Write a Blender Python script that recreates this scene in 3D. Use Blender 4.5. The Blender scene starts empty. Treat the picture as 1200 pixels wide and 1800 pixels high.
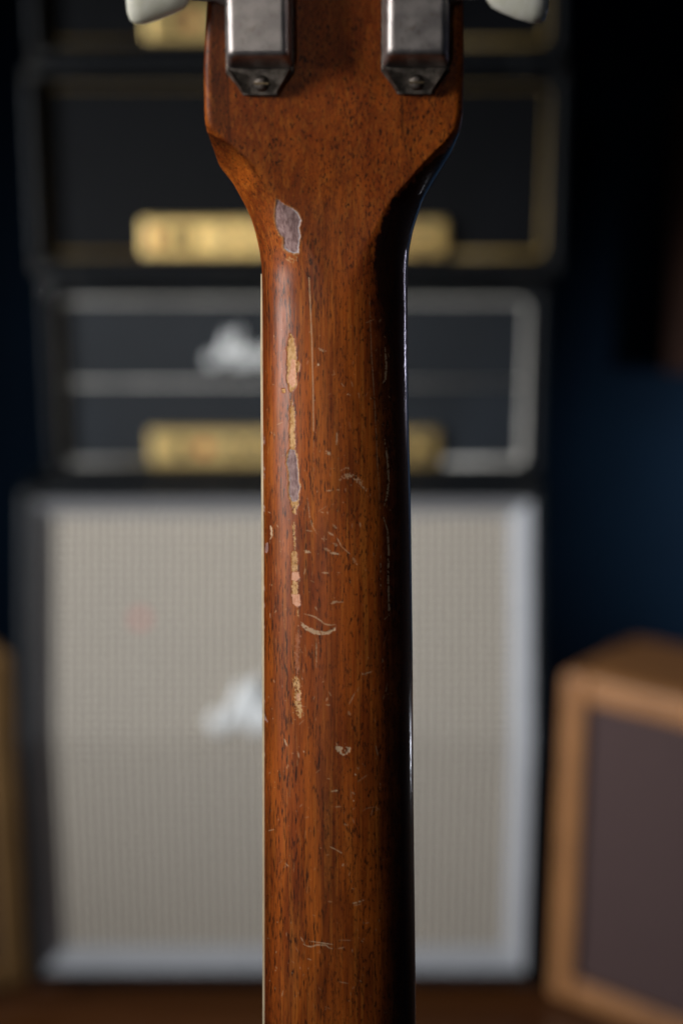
import bpy, bmesh, math, random
import numpy as np
from mathutils import Vector, Matrix

scene = bpy.context.scene
C = scene.collection
RX = math.radians

# ------------------------------------------------------------------ camera
F = 2500.0                      # focal length in pixels of the 1200 px wide picture
PITCH = RX(13.0)
CAM_H = 1.22
cam_d = bpy.data.cameras.new('camera'); cam = bpy.data.objects.new('camera', cam_d); C.objects.link(cam)
cam.location = (0, 0, CAM_H); cam.rotation_euler = (math.pi / 2 - PITCH, 0, 0)
cam_d.sensor_fit = 'HORIZONTAL'; cam_d.sensor_width = 24.0; cam_d.lens = 50.0
cam_d.clip_start = 0.01; cam_d.clip_end = 100.0
cam_d.dof.use_dof = True; cam_d.dof.focus_distance = 0.431; cam_d.dof.aperture_fstop = 4.4
cam_d.dof.aperture_blades = 0
scene.camera = cam
CAM_M = Matrix.Translation((0, 0, CAM_H)) @ Matrix.Rotation(math.pi / 2 - PITCH, 4, 'X')

# ------------------------------------------------------------------ light
world = bpy.data.worlds.new('World'); scene.world = world; world.use_nodes = True
bg = world.node_tree.nodes['Background']; bg.inputs[0].default_value = (0.45, 0.62, 1.0, 1); bg.inputs[1].default_value = 0.012

def area(name, loc, target, sx, sy, power, col, spread=180):
    d = bpy.data.lights.new(name, 'AREA'); d.shape = 'RECTANGLE'; d.size = sx; d.size_y = sy
    d.energy = power; d.color = col; d.spread = RX(spread)
    o = bpy.data.objects.new(name, d); C.objects.link(o); o.location = loc
    v = Vector(target) - Vector(loc); o.rotation_euler = v.to_track_quat('-Z', 'Y').to_euler()
    return o
area('window_light_front', (-.75, 0.12, 1.37), (-.03, 0.41, 1.155), 0.27, 0.22, 0.53, (1.0, 0.965, 0.92), 46)
area('window_light_left', (-2.1, 0.25, 1.50), (0.16, 2.0, 0.60), 0.6, 0.7, 8.1, (0.92, 0.96, 1.0), 50)
area('gold_panel_fill', (-.55, -.9, 1.35), (-.10, 2.0, 1.01), 0.5, 0.3, 0.19, (1.0, 0.93, 0.82), 20)  # added fill, source unseen, to brighten the gold control panels
area('window_light_right', (.95, 1.30, 1.12), (0, 0.41, 1.09), 0.05, 0.07, 0.005, (0.80, 0.76, 1.0), 18)
area('window_light_low', (.95, 1.30, 0.62), (0, 0.41, 1.00), 0.035, 0.05, 0.004, (0.85, 0.88, 1.0), 18)
area('wall_fill_light', (2.3, 1.7, 0.85), (1.45, 2.78, 0.68), 0.3, 0.4, 12.0, (0.8, 0.9, 1.0), 46)  # added wash from an unseen source, brightens the right part of the wall

scene.view_settings.view_transform = 'Standard'; scene.view_settings.look = 'None'
scene.view_settings.gamma = 1.0; scene.view_settings.exposure = 0.0
scene.cycles.max_bounces = 5
try:
    scene.cycles.use_denoising = True
except Exception:
    pass

# ------------------------------------------------------------------ helpers
def at(px, py, Y):
    """world X, Z of picture point (px, py) on the upright plane at distance Y"""
    dx = (px - 600) / F; dy = -(py - 900) / F
    yw = math.cos(PITCH) + dy * math.sin(PITCH); zw = -math.sin(PITCH) + dy * math.cos(PITCH)
    t = Y / yw
    return dx * t, CAM_H + zw * t

def tag(o, label=None, cat=None, group=None, kind=None):
    if label: o['label'] = label
    if cat: o['category'] = cat
    if group: o['group'] = group
    if kind: o['kind'] = kind
    return o

def empty(name, loc=(0, 0, 0), rz=0):
    o = bpy.data.objects.new(name, None); C.objects.link(o); o.location = loc; o.rotation_euler = (0, 0, rz)
    o.empty_display_size = 0.05
    return o

def link(name, bm, mat, parent=None, smooth=False, bevel=0, seg=2):
    me = bpy.data.meshes.new(name); bmesh.ops.recalc_face_normals(bm, faces=bm.faces[:]); bm.to_mesh(me); bm.free()
    if smooth:
        for p in me.polygons: p.use_smooth = True
    me.materials.append(mat)
    o = bpy.data.objects.new(name, me); C.objects.link(o)
    if parent: o.parent = parent
    if bevel:
        m = o.modifiers.new('bevel', 'BEVEL'); m.width = bevel; m.segments = seg; m.limit_method = 'ANGLE'; m.angle_limit = RX(40)
        if smooth is None: pass
    return o

def bx(bm, x0, x1, y0, y1, z0, z1):
    v = [bm.verts.new(p) for p in ((x0, y0, z0), (x1, y0, z0), (x1, y1, z0), (x0, y1, z0), (x0, y0, z1), (x1, y0, z1), (x1, y1, z1), (x0, y1, z1))]
    for f in ((0, 3, 2, 1), (4, 5, 6, 7), (0, 1, 5, 4), (1, 2, 6, 5), (2, 3, 7, 6), (3, 0, 4, 7)):
        bm.faces.new([v[i] for i in f])

def prism(bm, pts, e):
    """closed polygon pts (3D) swept by vector e"""
    a = [bm.verts.new(p) for p in pts]; b = [bm.verts.new(Vector(p) + Vector(e)) for p in pts]
    n = len(pts); bm.faces.new(a[::-1]); bm.faces.new(b)
    for i in range(n): bm.faces.new((a[i], a[(i + 1) % n], b[(i + 1) % n], b[i]))

def loft(bm, rings, closed=True, caps=True):
    R = [[bm.verts.new(p) for p in r] for r in rings]; n = len(rings[0])
    for a, b in zip(R[:-1], R[1:]):
        for i in range(n if closed else n - 1): bm.faces.new((a[i], a[(i + 1) % n], b[(i + 1) % n], b[i]))
    if caps: bm.faces.new(R[0][::-1]); bm.faces.new(R[-1])

def cyl(bm, c, axis, rads, n=20):
    """lathe: rads = [(distance along axis, radius)...]"""
    ax = Vector(axis).normalized(); s = ax.orthogonal().normalized(); t = ax.cross(s)
    loft(bm, [[tuple(Vector(c) + ax * d + (s * math.cos(2 * math.pi * k / n) + t * math.sin(2 * math.pi * k / n)) * r) for k in range(n)] for d, r in rads])

def tube(bm, pts, r, n=8, closed=False, flat=None):
    pts = [Vector(p) for p in pts]; rings = []; m = len(pts)
    for i, p in enumerate(pts):
        a = pts[i - 1] if (i or closed) else pts[i]; b = pts[(i + 1) % m] if (i < m - 1 or closed) else pts[i]
        d = (b - a).normalized(); up = Vector((0, 1, 0)); s = d.cross(up).normalized(); u = s.cross(d).normalized()
        rr = r[i] if hasattr(r, '__len__') else r
        fl = flat if flat else 1
        rings.append([tuple(p + s * math.cos(2 * math.pi * k / n) * rr + u * math.sin(2 * math.pi * k / n) * rr * fl) for k in range(n)])
    if closed: rings.append(rings[0]); loft(bm, rings, caps=False); bmesh.ops.remove_doubles(bm, verts=bm.verts[:], dist=1e-6)
    else: loft(bm, rings)

# ------------------------------------------------------------------ materials
class N:
    def __init__(s, name):
        s.m = bpy.data.materials.new(name); s.m.use_nodes = True; s.t = s.m.node_tree; s.b = s.t.nodes['Principled BSDF']
    def n(s, ty, **kw):
        x = s.t.nodes.new(ty)
        for k, v in kw.items():
            if k in ('operation', 'data_type', 'blend_type', 'attribute_name', 'noise_dimensions', 'feature', 'attribute_type', 'bands_direction', 'wave_type', 'distance'): setattr(x, k, v)
        return x
    def l(s, a, b): s.t.links.new(a, b)
    def val(s, sock, v):
        if hasattr(v, 'is_output'): s.l(v, sock)
        else: sock.default_value = v
    def math(s, op, a, b=0.0, c=None, clamp=False):
        x = s.t.nodes.new('ShaderNodeMath'); x.operation = op; x.use_clamp = clamp
        s.val(x.inputs[0], a); s.val(x.inputs[1], b)
        if c is not None: s.val(x.inputs[2], c)
        return x.outputs[0]
    def mix(s, f, a, b, mode='MIX'):
        x = s.t.nodes.new('ShaderNodeMix'); x.data_type = 'RGBA'; x.blend_type = mode
        s.val(x.inputs[0], f)
        s.val(x.inputs[6], a if hasattr(a, 'is_output') else (*a, 1)); s.val(x.inputs[7], b if hasattr(b, 'is_output') else (*b, 1))
        return x.outputs[2]
    def ramp(s, v, lo, hi):
        x = s.t.nodes.new('ShaderNodeMapRange'); x.interpolation_type = 'SMOOTHSTEP'
        s.l(v, x.inputs[0]); x.inputs[1].default_value = lo; x.inputs[2].default_value = hi
        return x.outputs[0]
    def noise(s, scale, det=3, rough=.55, co=None, dist=0.0):
        """scale = (x, y, z) in 1/m of object space"""
        if co is None: co = s.coord()
        mp = s.t.nodes.new('ShaderNodeMapping'); mp.inputs['Scale'].default_value = scale
        s.l(co, mp.inputs[0])
        x = s.t.nodes.new('ShaderNodeTexNoise'); x.inputs['Scale'].default_value = 1.0; x.inputs['Detail'].default_value = det
        x.inputs['Roughness'].default_value = rough; x.inputs['Distortion'].default_value = dist
        s.l(mp.outputs[0], x.inputs['Vector'])
        return x.outputs[0]
    def coord(s):
        if not hasattr(s, 'tc'): s.tc = s.t.nodes.new('ShaderNodeTexCoord').outputs['Object']
        return s.tc
    def attr(s, name):
        x = s.t.nodes.new('ShaderNodeAttribute'); x.attribute_name = name
        return x.outputs['Fac']
    def bump(s, h, strength, dist=.001, nrm=None):
        x = s.t.nodes.new('ShaderNodeBump'); x.inputs['Strength'].default_value = strength; x.inputs['Distance'].default_value = dist
        s.l(h, x.inputs['Height'])
        if nrm is not None: s.l(nrm, x.inputs['Normal'])
        return x.outputs[0]
    def set(s, **kw):
        names = dict(col='Base Color', rough='Roughness', metal='Metallic', spec='Specular IOR Level', coat='Coat Weight', coatr='Coat Roughness', nrm='Normal', coatn='Coat Normal', sheen='Sheen Weight', coatt='Coat Tint', aniso='Anisotropic', sss='Subsurface Weight')
        for k, v in kw.items():
            sock = s.b.inputs[names[k]]
            if k in ('col', 'coatt') and not hasattr(v, 'is_output'): v = (*v, 1)
            s.val(sock, v)
        return s.m

def tolex(name, a, b, rough=.42, spec=.5):
    m = N(name); n1 = m.noise((900, 900, 900), 3); n2 = m.noise((6, 6, 6), 3)
    col = m.mix(m.ramp(n1, .35, .7), a, b); col = m.mix(m.math('MULTIPLY', m.ramp(n2, .4, .8), .4), col, [x * 1.8 for x in b])
    return m.set(col=col, rough=rough, spec=spec, nrm=m.bump(n1, .5, .0006))
M_tolex = tolex('black_vinyl', (.005, .006, .007), (.011, .012, .015), .45, .3)
M_dark_levant = tolex('dull_black_leathercloth', (.002, .0022, .003), (.004, .0045, .006), .6, .15)
M_levant = tolex('black_leathercloth', (.007, .009, .012), (.014, .018, .024), .55, .35)

def plain(name, col, rough=.5, metal=0, var=.15, scale=40, spec=.5, bump=0, coat=0):
    m = N(name); n = m.noise((scale,) * 3, 4)
    c = m.mix(m.ramp(n, .3, .7), [x * (1 - var) for x in col], [min(1, x * (1 + var)) for x in col])
    kw = dict(col=c, rough=rough, metal=metal, spec=spec, coat=coat)
    if bump: kw['nrm'] = m.bump(m.noise((scale * 20,) * 3, 3), bump, .0005)
    return m.set(**kw)
M_pipe = plain('cream_piping', (.60, .56, .50), .4)
M_pipe_gold = plain('gold_piping', (.26, .165, .04), .5)
M_frame = plain('pale_grey_frame', (.37, .37, .385), .45, var=.06, bump=.15)
M_logo = plain('white_plastic', (.85, .85, .83), .3)
M_knob = plain('black_plastic', (.015, .015, .015), .3)
M_rubber = plain('black_rubber', (.02, .02, .02), .7)
M_chrome = plain('chrome', (.8, .8, .82), .12, 1, var=.03)
M_red = plain('red_lens', (.5, .04, .02), .25)
M_redspot = plain('red_dot', (.62, .20, .17), .6)
M_steel = plain('dark_steel', (.12, .12, .12), .4, 1)

def gold():
    m = N('brushed_gold'); n = m.noise((14, 14, 900), 3); k = m.noise((7, 7, 7), 2)
    c = m.mix(m.ramp(n, .3, .7), (.85, .60, .22), (.95, .72, .32)); c = m.mix(m.math('MULTIPLY', m.ramp(k, .45, .7), .5), c, (.55, .33, .10))
    return m.set(col=c, metal=.9, rough=.42)
M_gold = gold()

def cloth():
    m = N('checked_grille_cloth')
    sep = m.t.nodes.new('ShaderNodeSeparateXYZ'); m.l(m.coord(), sep.inputs[0])
    P = .0121
    sx = m.math('SINE', m.math('MULTIPLY', sep.outputs[0], 2 * math.pi / P)); sz = m.math('SINE', m.math('MULTIPLY', sep.outputs[2], 2 * math.pi / P))
    a = m.ramp(sx, -.2, .3); b = m.ramp(sz, -.1, .4)
    dark = m.math('MAXIMUM', m.math('MULTIPLY', a, .95), m.math('MULTIPLY', b, .75))
    th = m.noise((1600, 1600, 500), 2)
    c = m.mix(m.math('MULTIPLY', m.ramp(th, .3, .7), .35), (1.0, .88, .73), (.86, .74, .60))
    c = m.mix(dark, c, (.10, .085, .07))
    big = m.noise((3, 3, 3), 3); c = m.mix(m.math('MULTIPLY', m.ramp(big, .3, .8), .18), c, (.33, .30, .27))
    return m.set(col=c, rough=.9, spec=.15, nrm=m.bump(th, .6, .0008))
M_cloth = cloth()

def tweed(name, a, b):
    m = N(name); sep = m.t.nodes.new('ShaderNodeSeparateXYZ'); m.l(m.coord(), sep.inputs[0])
    d = m.math('ADD', m.math('ADD', sep.outputs[0], sep.outputs[2]), sep.outputs[1])
    w = m.ramp(m.math('SINE', m.math('MULTIPLY', d, 2 * math.pi / .0035)), -.4, .6)
    n = m.noise((9, 9, 9), 4); c = m.mix(w, a, b); c = m.mix(m.math('MULTIPLY', m.ramp(n, .4, .75), .55), c, [x * .55 for x in a])
    return m.set(col=c, rough=.5, coat=.25, coatr=.35, nrm=m.bump(w, .3, .0004))
M_tweed = tweed('lacquered_tweed', (.33, .130, .040), (.44, .20, .068))
M_tweed_pale = tweed('aged_tweed', (.28, .145, .050), (.37, .21, .08))
M_brown_cloth = plain('oxblood_grille_cloth', (.066, .036, .033), .85, var=.25, scale=300, bump=.4)

def wall_mat():
    m = N('navy_wall_paint'); n = m.noise((2.2, 2.2, 2.2), 4); f = m.noise((120,) * 3, 2)
    return m.set(col=m.mix(m.ramp(n, .3, .75), (.0018, .0095, .022), (.003, .0145, .032)), rough=.75, spec=.1, nrm=m.bump(f, .15, .002))
M_wall = wall_mat()

def plank_mat():
    m = N('floor_board_wood'); n = m.noise((2.5, 60, 60), 5, dist=.6); r = m.t.nodes.new('ShaderNodeObjectInfo').outputs['Random']
    c = m.mix(m.ramp(n, .3, .7), (.07, .022, .005), (.15, .05, .013)); c = m.mix(m.math('MULTIPLY', r, .5), c, (.045, .015, .005))
    return m.set(col=c, rough=.4, coat=.2, nrm=m.bump(n, .2, .001))
M_plank = plank_mat()
M_sub = plain('dark_subfloor', (.02, .012, .008), .9)
def panel_mat():
    m = N('dark_reddish_wood'); n = m.noise((40, 40, 3), 5, dist=.8)
    return m.set(col=m.mix(m.ramp(n, .3, .7), (.05, .020, .012), (.10, .040, .022)), rough=.6, spec=.15)
M_panel = panel_mat()

def neck_mat():
    m = N('worn_mahogany')
    tone = m.noise((140, 22, 140), 4, .6, dist=.4)
    warm = m.noise((45, 12, 45), 3, .5)
    streak = m.noise((2600, 60, 2600), 3, .6, dist=.3)
    streak2 = m.noise((900, 26, 900), 3, .6, dist=.4)
    head = m.attr('head'); short = m.attr('short')
    p1 = m.noise((2100, 250, 2100), 2, .6, dist=.15)       # long pores of the neck
    p2 = m.noise((1750, 520, 1750), 2, .6, dist=.3)        # short pores where the headstock is cut across
    dens = m.noise((170, 40, 170), 2)
    th = m.math('MULTIPLY_ADD', dens, -.22, .655)
    pore1 = m.math('MULTIPLY', m.math('SUBTRACT', p1, th), 9.0, clamp=True)
    pore2 = m.math('MULTIPLY', m.math('SUBTRACT', p2, m.math('ADD', th, .005)), 9.0, clamp=True)
    pore = m.math('ADD', m.math('MULTIPLY', pore1, m.math('SUBTRACT', 1.0, short)), m.math('MULTIPLY', pore2, short))
    c = m.mix(m.ramp(tone, .28, .74), (.15, .028, .005), (.55, .142, .016))
    c = m.mix(m.math('MULTIPLY', m.ramp(warm, .4, .7), .5), c, (.38, .075, .010))
    c = m.mix(m.math('MULTIPLY', m.ramp(streak, .40, .72), .60), c, (.09, .022, .006))
    c = m.mix(m.math('MULTIPLY', m.ramp(streak2, .45, .75), .40), c, (.60, .22, .035))
    mot = m.noise((420, 260, 420), 3, .6); c = m.mix(m.math('MULTIPLY', m.math('MULTIPLY', m.ramp(mot, .4, .7), head), .4), c, (.16, .042, .010))
    c = m.mix(m.math('MULTIPLY', pore, .88), c, (.020, .007, .004))
    c = m.mix(m.attr('seam'), c, (.05, .014, .006))
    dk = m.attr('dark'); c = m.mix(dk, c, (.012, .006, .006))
    fine = m.noise((1300, 700, 1300), 4)
    yel = m.mix(m.ramp(fine, .3, .7), (.50, .26, .08), (.84, .53, .27)); c = m.mix(m.attr('tan'), c, yel)
    bare = m.mix(m.ramp(m.noise((1500, 500, 1500), 3), .3, .7), (.20, .12, .118), (.44, .30, .29)); c = m.mix(m.attr('bare'), c, bare)
    pink = m.mix(m.ramp(m.noise((1800, 900, 1800), 3), .3, .7), (.72, .33, .20), (.90, .52, .36)); c = m.mix(m.attr('pink'), c, pink)
    pale = m.attr('pale'); c = m.mix(m.math('MULTIPLY', pale, .85), c, (.74, .55, .36))
    rim = m.attr('rim'); c = m.mix(rim, c, (.62, .66, .72))
    worn = m.math('MAXIMUM', m.math('MAXIMUM', m.attr('tan'), m.attr('bare')), m.math('MAXIMUM', m.attr('pink'), pale))
    wear_n = m.noise((260, 45, 260), 4)
    fb = m.noise((5200, 5200, 5200), 2)
    h = m.math('MULTIPLY_ADD', pore, -1.0, m.math('MULTIPLY', streak, .35))
    nb = m.bump(h, .22, .00012); nb = m.bump(m.math('MULTIPLY', fb, worn), .6, .0002, nb)
    nc = m.bump(m.noise((300, 60, 300), 3), .10, .0006); nc = m.bump(pore, .10, .0001, nc)
    coat = m.math('MULTIPLY', m.math('SUBTRACT', 1.0, m.math('MULTIPLY', worn, .95)), m.math('MULTIPLY_ADD', dk, .3, .38))
    cr = m.math('MULTIPLY_ADD', m.ramp(wear_n, .35, .7), .10, m.math('MULTIPLY_ADD', dk, -.28, .33))
    return m.set(col=c, rough=.5, spec=.06, coatt=(.86, .66, .44), coat=coat, coatr=cr, nrm=nb, coatn=nc)
M_neck = neck_mat()
M_bind = plain('aged_cream_binding', (.86, .76, .52), .4, var=.08, scale=200)
M_rose = plain('rosewood', (.035, .018, .012), .5, var=.4, scale=300)
def nickel():
    m = N('worn_nickel'); n = m.noise((260, 260, 260), 4); f = m.noise((2400, 900, 2400), 2)
    c = m.mix(m.ramp(n, .35, .7), (.38, .35, .35), (.54, .50, .49)); c = m.mix(m.math('MULTIPLY', m.ramp(m.noise((700,) * 3, 3), .58, .72), .5), c, (.20, .15, .11))
    return m.set(col=c, metal=.9, rough=m.math('MULTIPLY_ADD', n, .3, .28), nrm=m.bump(f, .12, .0003))
M_nickel = nickel()
def pearl():
    m = N('aged_white_button'); n = m.noise((160, 160, 160), 3, dist=1.5)
    return m.set(col=m.mix(m.ramp(n, .3, .7), (.74, .74, .62), (.84, .84, .76)), rough=.25, coat=.5, coatr=.1)
M_pearl = pearl()
M_tarnish = plain('tarnished_nickel', (.14, .12, .105), .45, .85, var=.5, scale=500, bump=.3)
M_bush = plain('dark_aged_brass', (.20, .15, .09), .4, .9)

# ================================================================== THE SETTING
def structure(o): o['kind'] = 'structure'; return o
bm = bmesh.new(); bx(bm, -2.2, 2.4, -.4, 2.86, -.06, -.018)
floor = structure(link('floor', bm, M_sub))
rnd = random.Random(4)
pmesh = {}
y = 0.9; row = 0
while y < 2.78:
    x = -2.2 + rnd.uniform(-.9, 0)
    while x < 2.3:
        Lp = (.9, 1.1, 1.3)[rnd.randrange(3)]
        if Lp not in pmesh:
            bm = bmesh.new(); bx(bm, .001, Lp - .001, .001, .093, -.018, 0)
            o = link('plank', bm, M_plank, floor, bevel=.0015, seg=1); pmesh[Lp] = o; o.location = (x, y, 0)
        else:
            o = pmesh[Lp].copy(); C.objects.link(o); o.parent = floor; o.location = (x, y, rnd.uniform(-.0006, .0006))
        x += Lp
    y += .095; row += 1
bm = bmesh.new(); bx(bm, -2.4, 2.6, 2.78, 2.88, -.02, 2.7); structure(link('wall', bm, M_wall))
bm = bmesh.new(); bx(bm, -2.2, 2.4, 2.765, 2.778, .001, .12); structure(link('skirting_board', bm, plain('navy_skirting', (.02, .04, .07), .4)))

# panel on the wall, right edge
Yp = 2.72
x0, zt = at(1192, 150, Yp); _, zb = at(1192, 655, Yp)
pn = empty('wooden_panel', (x0, Yp, zb))
tag(pn, 'dark reddish brown framed wooden panel hung on the navy wall at the upper right edge', 'wall panel')
H = zt - zb
bm = bmesh.new(); bx(bm, .03, .47, .012, .035, .03, H - .03); link('board', bm, M_panel, pn, bevel=.003)
for a in ((0, .03, 0, H), (.47, .50, 0, H), (.03, .47, 0, .03), (.03, .47, H - .03, H)):
    bm = bmesh.new(); bx(bm, a[0], a[1], 0, .055, a[2], a[3]); link('rail', bm, M_panel, pn, bevel=.004)

# ================================================================== SCRIPT LETTERING
def smooth(pts, k=5):
    P = [Vector((p[0], 0, p[1])) for p in pts]; P = [P[0] * 2 - P[1]] + P + [P[-1] * 2 - P[-2]]; out = []
    for i in range(1, len(P) - 2):
        for j in range(k):
            t = j / k; a, b, c, d = P[i - 1:i + 3]
            out.append(.5 * ((2 * b) + (c - a) * t + (2 * a - 5 * b + 4 * c - d) * t * t + (3 * b - a - 3 * c + d) * t ** 3))
    out.append(P[-2]); return out
A_ = [[(.36, .40), (.22, .46), (.06, .30), (.04, .10), (.14, .02), (.28, .14), (.38, .42), (.34, .12), (.42, .02), (.52, .12)]]
R_ = [[(.0, .10), (.10, .44), (.14, .54), (.18, .42), (.32, .40), (.28, .14), (.34, .02), (.44, .12)]]
S_ = [[(.0, .10), (.16, .36), (.22, .56), (.28, .40), (.36, .20), (.28, .03), (.12, .04), (.08, .12)], [(.28, .03), (.46, .14)]]
H_ = [[(.0, .12), (.20, .60), (.26, 1.0), (.18, 1.04), (.12, .70), (.08, .02)], [(.08, .10), (.22, .42), (.32, .40), (.30, .12), (.36, .02), (.48, .12)]]
L_ = [[(.0, .12), (.18, .60), (.24, 1.0), (.16, 1.04), (.10, .60), (.09, .10), (.17, .01), (.28, .12)]]
M_ = [[(.06, .34), (-.04, .20), (.04, .02), (.22, .06), (.40, .50), (.56, 1.08), (.50, .60), (.48, .06)], [(.48, .06), (.70, .62), (.90, 1.14), (.84, .60), (.84, .10), (.94, .02), (1.06, .14)]]
WORD = [(M_, 0), (A_, 1.02), (R_, 1.54), (S_, 1.94), (H_, 2.38), (A_, 2.84), (L_, 3.36), (L_, 3.64)]
def logo(parent, x, y, z, width, stroke, mat=None):
    s = width / 3.95
    for L, off in WORD:
        bm = bmesh.new()
        for st in L:
            pp = smooth(st); n = len(pp)
            rad = [stroke * (0.55 + .45 * math.sin(math.pi * min(1, (i + 2) / (n + 2)))) * (1.0 + .35 * (pp[min(i + 1, n - 1)].z < pp[i].z)) for i in range(n)]
            tube(bm, [(x + (p.x + off + .12 * p.z) * s, y, z + p.z * s) for p in pp], rad, 8, flat=.6)
        link('letter', bm, mat or M_logo, parent, smooth=True)

# ================================================================== AMPLIFIER HEADS
def frame_box(bm, X0, X1, Y0, Y1, Z0, Z1, w):
    """hollow box open to the front: four walls and a back, built as one shell"""
    o = [(X0, Z0), (X1, Z0), (X1, Z1), (X0, Z1)]; i = [(X0 + w, Z0 + w), (X1 - w, Z0 + w), (X1 - w, Z1 - w), (X0 + w, Z1 - w)]
    fo = [bm.verts.new((a, Y0, b)) for a, b in o]; fi = [bm.verts.new((a, Y0, b)) for a, b in i]
    ii = [bm.verts.new((a, Y0 + .05, b)) for a, b in i]; bo = [bm.verts.new((a, Y1, b)) for a, b in o]
    for k in range(4):
        j = (k + 1) % 4
        bm.faces.new((fo[k], fo[j], fi[j], fi[k])); bm.faces.new((fi[k], fi[j], ii[j], ii[k])); bm.faces.new((fo[j], fo[k], bo[k], bo[j]))
    bm.faces.new(ii); bm.faces.new(bo[::-1])

def rect_loop(x0, x1, y, z0, z1, r=.012, n=4):
    out = []
    for cx, cz, a0 in ((x1 - r, z1 - r, 0), (x0 + r, z1 - r, 90), (x0 + r, z0 + r, 180), (x1 - r, z0 + r, 270)):
        for k in range(n + 1):
            a = RX(a0 + 90 * k / n); out.append((cx + r * math.cos(a), y, cz + r * math.sin(a)))
    return out

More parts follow.
